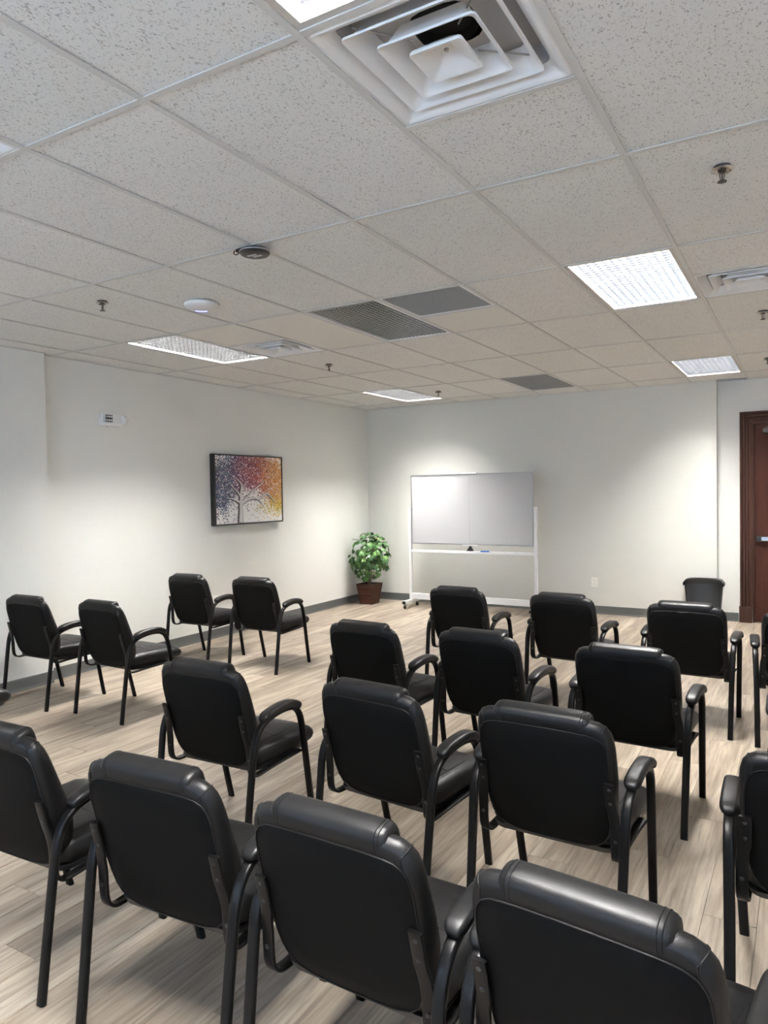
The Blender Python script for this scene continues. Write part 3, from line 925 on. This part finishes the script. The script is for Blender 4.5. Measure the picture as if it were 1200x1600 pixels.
# ------------------------------------------------------------------ potted plant
pc = Vector((-3.10, 7.345, 0))
plant = thing('potted_plant', 'leafy green artificial ivy bush in a tapered brown slatted basket', 'plant', pc)
b0, b1, ph = .095, .138, .295
m = MB().rings([[(sx * (b0 - .006), sy * (b0 - .006), .012) for sx, sy in ((-1, -1), (1, -1), (1, 1), (-1, 1))], [(sx * (b1 - .010), sy * (b1 - .010), ph - .03) for sx, sy in ((-1, -1), (1, -1), (1, 1), (-1, 1))]])
pot = m.build('basket', 'soil', plant)
nsl = 5
for side in range(4):
    R = Matrix.Rotation(side * PI / 2, 4, 'Z')
    for k in range(nsl):
        za, zb = .018 + (ph - .05) * k / nsl + .003, .018 + (ph - .05) * (k + 1) / nsl - .003
        wa, wb_ = b0 + (b1 - b0) * za / ph, b0 + (b1 - b0) * zb / ph
        vs = [(-wa, -wa + .001, za), (wa, -wa + .001, za), (wa, -wa + .012, za), (-wa, -wa + .012, za), (-wb_, -wb_ + .001, zb), (wb_, -wb_ + .001, zb), (wb_, -wb_ + .012, zb), (-wb_, -wb_ + .012, zb)]
        MB().hexa([R @ Vector(v) for v in vs]).build('slat', 'basket', pot)
    a0, a1 = b0, b1
    for (w0, z_a, z_b) in ((.011, 0, ph),):
        vs = [(-a0 - .004, -a0 - .004, z_a), (-a0 + .018, -a0 - .004, z_a), (-a0 + .018, -a0 + .018, z_a), (-a0 - .004, -a0 + .018, z_a), (-a1 - .004, -a1 - .004, z_b), (-a1 + .018, -a1 - .004, z_b), (-a1 + .018, -a1 + .018, z_b), (-a1 - .004, -a1 + .018, z_b)]
        MB().hexa([R @ Vector(v) for v in vs]).build('corner_post', 'basket_post', pot)
    for za, zb in ((.002, .022), (ph - .026, ph)):
        wa, wb_ = b0 + (b1 - b0) * za / ph + .002, b0 + (b1 - b0) * zb / ph + .002
        vs = [(-wa, -wa, za), (wa, -wa, za), (wa, -wa + .014, za), (-wa, -wa + .014, za), (-wb_, -wb_, zb), (wb_, -wb_, zb), (wb_, -wb_ + .014, zb), (-wb_, -wb_ + .014, zb)]
        MB().hexa([R @ Vector(v) for v in vs]).build('rim', 'basket_post', pot)
MB().box((-b1 + .022, -b1 + .022, ph - .055), (b1 - .022, b1 - .022, ph - .04)).build('soil', 'soil', plant)
rl = random.Random(5)
leaf_meshes = []
for v in range(3):
    m = MB()
    n = 5; R0 = .044
    pts = [(0, -.012, 0)]
    N = 30
    for i in range(N + 1):
        a = math.radians(-62 + (304) * i / N)
        lob = .70 + .30 * abs(math.cos(2.5 * (a - PI / 2))) ** .7
        tooth = 1.0 + .09 * (1 if i % 2 else -1)
        r = R0 * lob * tooth * (1 + .05 * rl.uniform(-1, 1))
        x_, y_ = r * math.cos(a), r * math.sin(a)
        pts.append((x_, y_, -.25 * r * r / R0 - .006 * abs(math.sin(2.5 * (a - PI / 2)))))
    m.add(pts, [(0, i, i + 1) for i in range(1, N + 1)])
    o = m.build('leaf', 'leaf', None, 60); leaf_meshes.append(o.data); bpy.data.objects.remove(o)
cz = .69; RX, RZ = .325, .365
stem_mb = []
nleaf = 285
for i in range(nleaf):
    while True:
        d = Vector((rl.gauss(0, 1), rl.gauss(0, 1), rl.gauss(0, 1))).normalized()
        rad = rl.uniform(.62, 1.0) ** .6
        if i % 5 == 0: rad *= .6
        pos = Vector((d.x * RX * rad, d.y * RX * rad, cz + d.z * RZ * rad))
        if d.z < -.55 and rl.random() < .3: continue
        if pos.x + pc.x > XL + .058 and pos.y + pc.y < YB - .058 and pos.z > ph + .03: break
    o = bpy.data.objects.new('leaf', leaf_meshes[i % 3]); COL.objects.link(o); o.parent = plant
    nrm = (d + Vector((rl.uniform(-.9, .9), rl.uniform(-.9, .9), rl.uniform(-.1, .9)))).normalized()
    q = nrm.to_track_quat('Z', 'Y')
    q = q @ Euler((0, 0, rl.uniform(0, 2 * PI))).to_quaternion()
    o.location = pos; o.rotation_mode = 'QUATERNION'; o.rotation_quaternion = q
    s_ = rl.uniform(.72, 1.2); o.scale = (s_, s_, s_)
for i in range(9):
    a = i * 2 * PI / 9 + rl.uniform(-.2, .2); e = rl.uniform(.1, .2)
    MB().sweep(smooth_path([(.02 * math.cos(a), .02 * math.sin(a), ph - .045), (.03 * math.cos(a), .03 * math.sin(a), .42), (e * .6 * math.cos(a), e * .6 * math.sin(a), .58), (e * math.cos(a), e * math.sin(a), .74 + rl.uniform(-.1, .16))], 3), ell(.005, .005, 6)).build('stem', 'stem', plant, 60)

# ------------------------------------------------------------------ trash can (flat back, bowed front)
tc = thing('trash_can', 'black plastic swing-lid trash can against the whiteboard wall beside the door', 'trash can', (1.372, 7.625, 0))
def dshape(w, d0, d1, z, n=14, r=.03):
    pts = [(w - .002, d1 - r, z), (w - r, d1, z), (-w + r, d1, z), (-w + .002, d1 - r, z)]
    pts.append((-w, d0 * .35, z))
    for i in range(n + 1):
        a = PI + PI * i / n
        cs, sn = math.cos(a), math.sin(a)
        pts.append((w * math.copysign(abs(cs) ** .55, cs), d0 * .35 - (-d0 + d0 * .35) * math.copysign(abs(sn) ** .75, sn) * 1.0, z))
    pts.append((w, d0 * .35, z))
    return pts
m = MB()
m.rings([dshape(.165, -.115, .120, 0), dshape(.170, -.118, .124, .01), dshape(.205, -.150, .142, .458), dshape(.205, -.150, .142, .462)])
m.build('body', 'can', tc, 40)
m = MB()
m.rings([dshape(.214, -.158, .148, .452), dshape(.222, -.166, .155, .456), dshape(.222, -.166, .155, .488), dshape(.216, -.160, .150, .497), dshape(.206, -.150, .143, .500)])
m.build('rim', 'can', tc, 40)
m = MB()
m.rings([dshape(.207, -.151, .143, .498), dshape(.205, -.150, .143, .512), dshape(.192, -.138, .132, .526), dshape(.15, -.105, .108, .536), dshape(.08, -.055, .06, .540)])
m.build('lid', 'can_lid', tc, 50)

# ------------------------------------------------------------------ wall plate
ol_ = thing('wall_outlet', 'ivory duplex outlet plate on the whiteboard wall', 'outlet', (.048, YB, .411))
MB().box((-.041, -.007, -.062), (.041, .0, .062)).build('cover_plate', 'plate', ol_, bevel=.002)
for zz in (-.026, .026):
    rc = MB().lathe([(.017, -.0072), (.017, -.0085), (.015, -.009)], c=(0, 0, zz), n=16, axis='y').build('receptacle', 'plate', ol_, 40)
    MB().box((-.008, -.0094, zz - .002), (-.006, -.0088, zz + .008)).box((.006, -.0094, zz - .002), (.008, -.0088, zz + .006)).build('slot', 'slot', rc)
MB().lathe([(.003, -.007), (.003, -.0085)], n=8, axis='y').build('screw', 'alu', ol_)

# ------------------------------------------------------------------ painting
py0, py1, pz0, pz1, pd = 4.410, 5.625, 1.275, 2.092, .070
pt_ = thing('tree_painting', 'colourful splatter painting of a bare tree in a black frame', 'painting', (XL, (py0 + py1) / 2, (pz0 + pz1) / 2))
w, h = (py1 - py0) / 2, (pz1 - pz0) / 2
m = MB(); f = .016
for q in ((-w, -h, -w + f, h), (w - f, -h, w, h), (-w + f, -h, w - f, -h + f), (-w + f, h - f, w - f, h)):
    m.box((0, q[0], q[1]), (pd, q[2], q[3]))
m.build('picture_frame', 'frame_black', pt_)
me = bpy.data.meshes.new('canvas')
cw, chh = w - f, h - f
xf = pd - .007
vs = [(.004, -cw, -chh), (.004, cw, -chh), (.004, cw, chh), (.004, -cw, chh), (xf, -cw, -chh), (xf, cw, -chh), (xf, cw, chh), (xf, -cw, chh)]
me.from_pydata(vs, [], [(3, 2, 1, 0), (4, 5, 6, 7), (0, 1, 5, 4), (1, 2, 6, 5), (2, 3, 7, 6), (3, 0, 4, 7)])
uvl = me.uv_layers.new(name='UVMap')
for lp in me.loops:
    v = me.vertices[lp.vertex_index].co
    uvl.data[lp.index].uv = ((v.y + cw) / (2 * cw), (v.z + chh) / (2 * chh))
me.materials.append(M['painting'])
canvas = bpy.data.objects.new('canvas', me); COL.objects.link(canvas); canvas.parent = pt_
def stroke(mb_, pts, w0, w1, x_):
    pp = smooth_path([(x_, (u - .5) * 2 * cw, (v - .5) * 2 * chh) for u, v in pts], 4)
    n = len(pp); rows = []
    for i, p in enumerate(pp):
        t = (pp[min(i + 1, n - 1)] - pp[max(i - 1, 0)]).normalized()
        s_ = Vector((0, -t.z, t.y)); ww = w0 + (w1 - w0) * i / (n - 1)
        rows.append([p - s_ * ww, p + s_ * ww])
    vs_ = [q for r_ in rows for q in r_]
    mb_.add(vs_, [(2 * i, 2 * i + 1, 2 * i + 3, 2 * i + 2) for i in range(n - 1)])
branches = [([(.34, .0), (.345, .15), (.345, .3), (.35, .45), (.36, .56), (.31, .64)], .055, .008), ([(.345, .3), (.30, .32), (.22, .36), (.14, .37)], .026, .005),
            ([(.345, .38), (.30, .46), (.22, .54)], .022, .005), ([(.36, .28), (.44, .34), (.54, .365), (.64, .36), (.74, .43), (.82, .36), (.88, .29)], .026, .004),
            ([(.36, .30), (.46, .40), (.56, .50), (.66, .58), (.71, .64)], .022, .004), ([(.36, .48), (.40, .56), (.44, .62)], .016, .004), ([(.56, .365), (.64, .31), (.69, .24)], .012, .003)]
m1, m2 = MB(), MB()
for pts_, w0, w1 in branches:
    stroke(m1, pts_, w0, w1, xf + .0006)
    stroke(m2, [(u + .011, v + .007) for u, v in pts_], w0 * .62, w1 * .5, xf + .0010)
m1.build('painted_trunk', 'ink', canvas)
m2.build('painted_highlight', 'ink_light', canvas)

# ------------------------------------------------------------------ emergency light
el = thing('emergency_light', 'white twin-head emergency light high on the painting wall', 'emergency light', (XL, 3.075, 2.362))
MB().box((0, -.135, -.058), (.045, .105, .058)).build('housing', 'white_pl', el, bevel=.006)
hd = MB().box((.045, -.118, -.03), (.075, -.028, .05)).build('lamp_head', 'white_pl', el, bevel=.005)
m = MB().box((.0752, -.112, -.024), (.078, -.034, .044)); m.build('reflector', 'slot', hd)
for i in range(3):
    for j in range(2):
        MB().lathe([(.0105, .078), (.009, .083), (.004, .086)], c=(0, -.098 + i * .025, -.007 + j * .034), n=10, axis='x').build('led', 'lens', hd, 50)
hd2 = MB().lathe([(.010, 0), (.043, .004), (.048, .02), (.046, .034), (.03, .045), (.0001, .05)], n=20, axis='y', c=(.050, .095, .008)).build('lamp_head', 'white_pl', el, 50)
MB().lathe([(.038, .0405), (.03, .049), (.0001, .052)], n=16, axis='y', c=(.050, .0955, .008)).build('lens', 'lens', hd2, 50)
MB().lathe([(.006, 0), (.006, -.008)], c=(.025, -.06, -.058), n=8).build('test_button', 'alu', el)

# ------------------------------------------------------------------ ceiling devices
d = thing('ceiling_microphone', 'black round puck device with a cord loop hung from the ceiling grid', 'microphone', (-.01, 1.262, H))
MB().lathe([(.045, .0), (.062, -.006), (.076, -.016), (.078, -.022), (.072, -.031), (.06, -.035), (.0001, -.036)], n=32).build('body', 'black_pl', d, 40)
MB().lathe([(.0785, -.016), (.0795, -.019), (.0785, -.022), (.0770, -.022), (.0770, -.016)], n=32).build('trim_ring', 'alu', d, 40)
m = MB().box((-.036, -.020, -.0372), (.020, -.004, -.0355)); m.build('label_strip', 'label_white', d)
m = MB().box((-.020, .004, -.0372), (.036, .020, -.0355)); m.build('label_strip', 'label_white', d)
m = MB(); pth = [(-.078 - .018 + .018 * math.cos(a), -.03 + .0 * a, -.010 + .012 * math.sin(a)) for a in [2 * PI * k / 14 for k in range(15)]]
m.sweep(pth, ell(.003, .003, 6), side=(0, 1, 0)); m.build('cord_loop', 'black_pl', d, 60)
m = MB().box((-.085, -.05, -.018), (-.04, -.02, -.001)); m.build('clip', 'black_pl', d, bevel=.003)

d = thing('wireless_access_point', 'white domed disc with a blue light arc on the ceiling', 'access point', (-.99, 1.88, H))
MB().lathe([(.098, .001), (.108, -.006), (.110, -.014), (.105, -.024), (.088, -.034), (.06, -.040), (.03, -.042), (.0001, -.0425)], n=40).build('dome', 'white_pl', d, 50)
m = MB()
vd = Vector((CAM.x + .99, CAM.y - 1.88, 0)).normalized(); a0 = math.atan2(vd.y, vd.x)
pth = [(.062 * math.cos(a), .062 * math.sin(a), -.0402) for a in [a0 - PI - .62 + 1.24 * k / 12 for k in range(13)]]
m.sweep(pth, [(-.0028, -.001), (.0028, -.001), (.0028, .001), (-.0028, .001)], side=None); m.build('status_light', 'led_blue', d)
MB().box((-.110, -.012, -.012), (-.106, -.004, -.004)).build('vent_slot', 'slot', d)

def sprinkler(label, x, y):
    t = thing('fire_sprinkler', label, 'sprinkler', (x, y, H), group='pendent ceiling sprinklers')
    MB().lathe([(.020, -.004), (.040, -.006), (.042, -.008), (.038, -.012), (.028, -.0135), (.020, -.007)], n=28).build('escutcheon', 'escutcheon', t, 40)
    MB().lathe([(.032, .006), (.032, -.0045)], n=24).build('shadow_gap', 'slot', t, 40)  # dark cylinder stands in for the shadow gap above the escutcheon
    MB().lathe([(.016, .001), (.016, -.014), (.011, -.018), (.0001, -.018)], n=12).build('body', 'dark_metal', t, 40)
    for s in (-1, 1):
        MB().sweep(smooth_path([(s * .006, 0, -.016), (s * .008, 0, -.030), (s * .006, 0, -.044), (s * .002, 0, -.052)], 3), ell(.0020, .0020, 6)).build('frame_arm', 'dark_metal', t, 60)
    MB().lathe([(.002, -.018), (.0025, -.034), (.002, -.05)], n=8).build('glass_bulb', 'dark_metal', t, 60)
    MB().lathe([(.004, -.050), (.017, -.0535), (.018, -.056), (.0001, -.0565)], n=16).build('deflector', 'dark_metal', t, 40)
sprinkler('pendent sprinkler with bright metal ring beside the large air diffuser', 2.137, 1.539)
sprinkler('pendent sprinkler beside the white ceiling disc, towards the painting wall', -1.495, 1.512)
sprinkler('pendent sprinkler between the pale egg-crate grille and the painting wall', -1.617, 4.25)
sprinkler('pendent sprinkler by the light above the whiteboard', -1.593, 6.642)
sprinkler('pendent sprinkler next to the diffuser on the door side', 2.153, 4.297)
sprinkler('pendent sprinkler nearest the brown door', 2.095, 6.487)
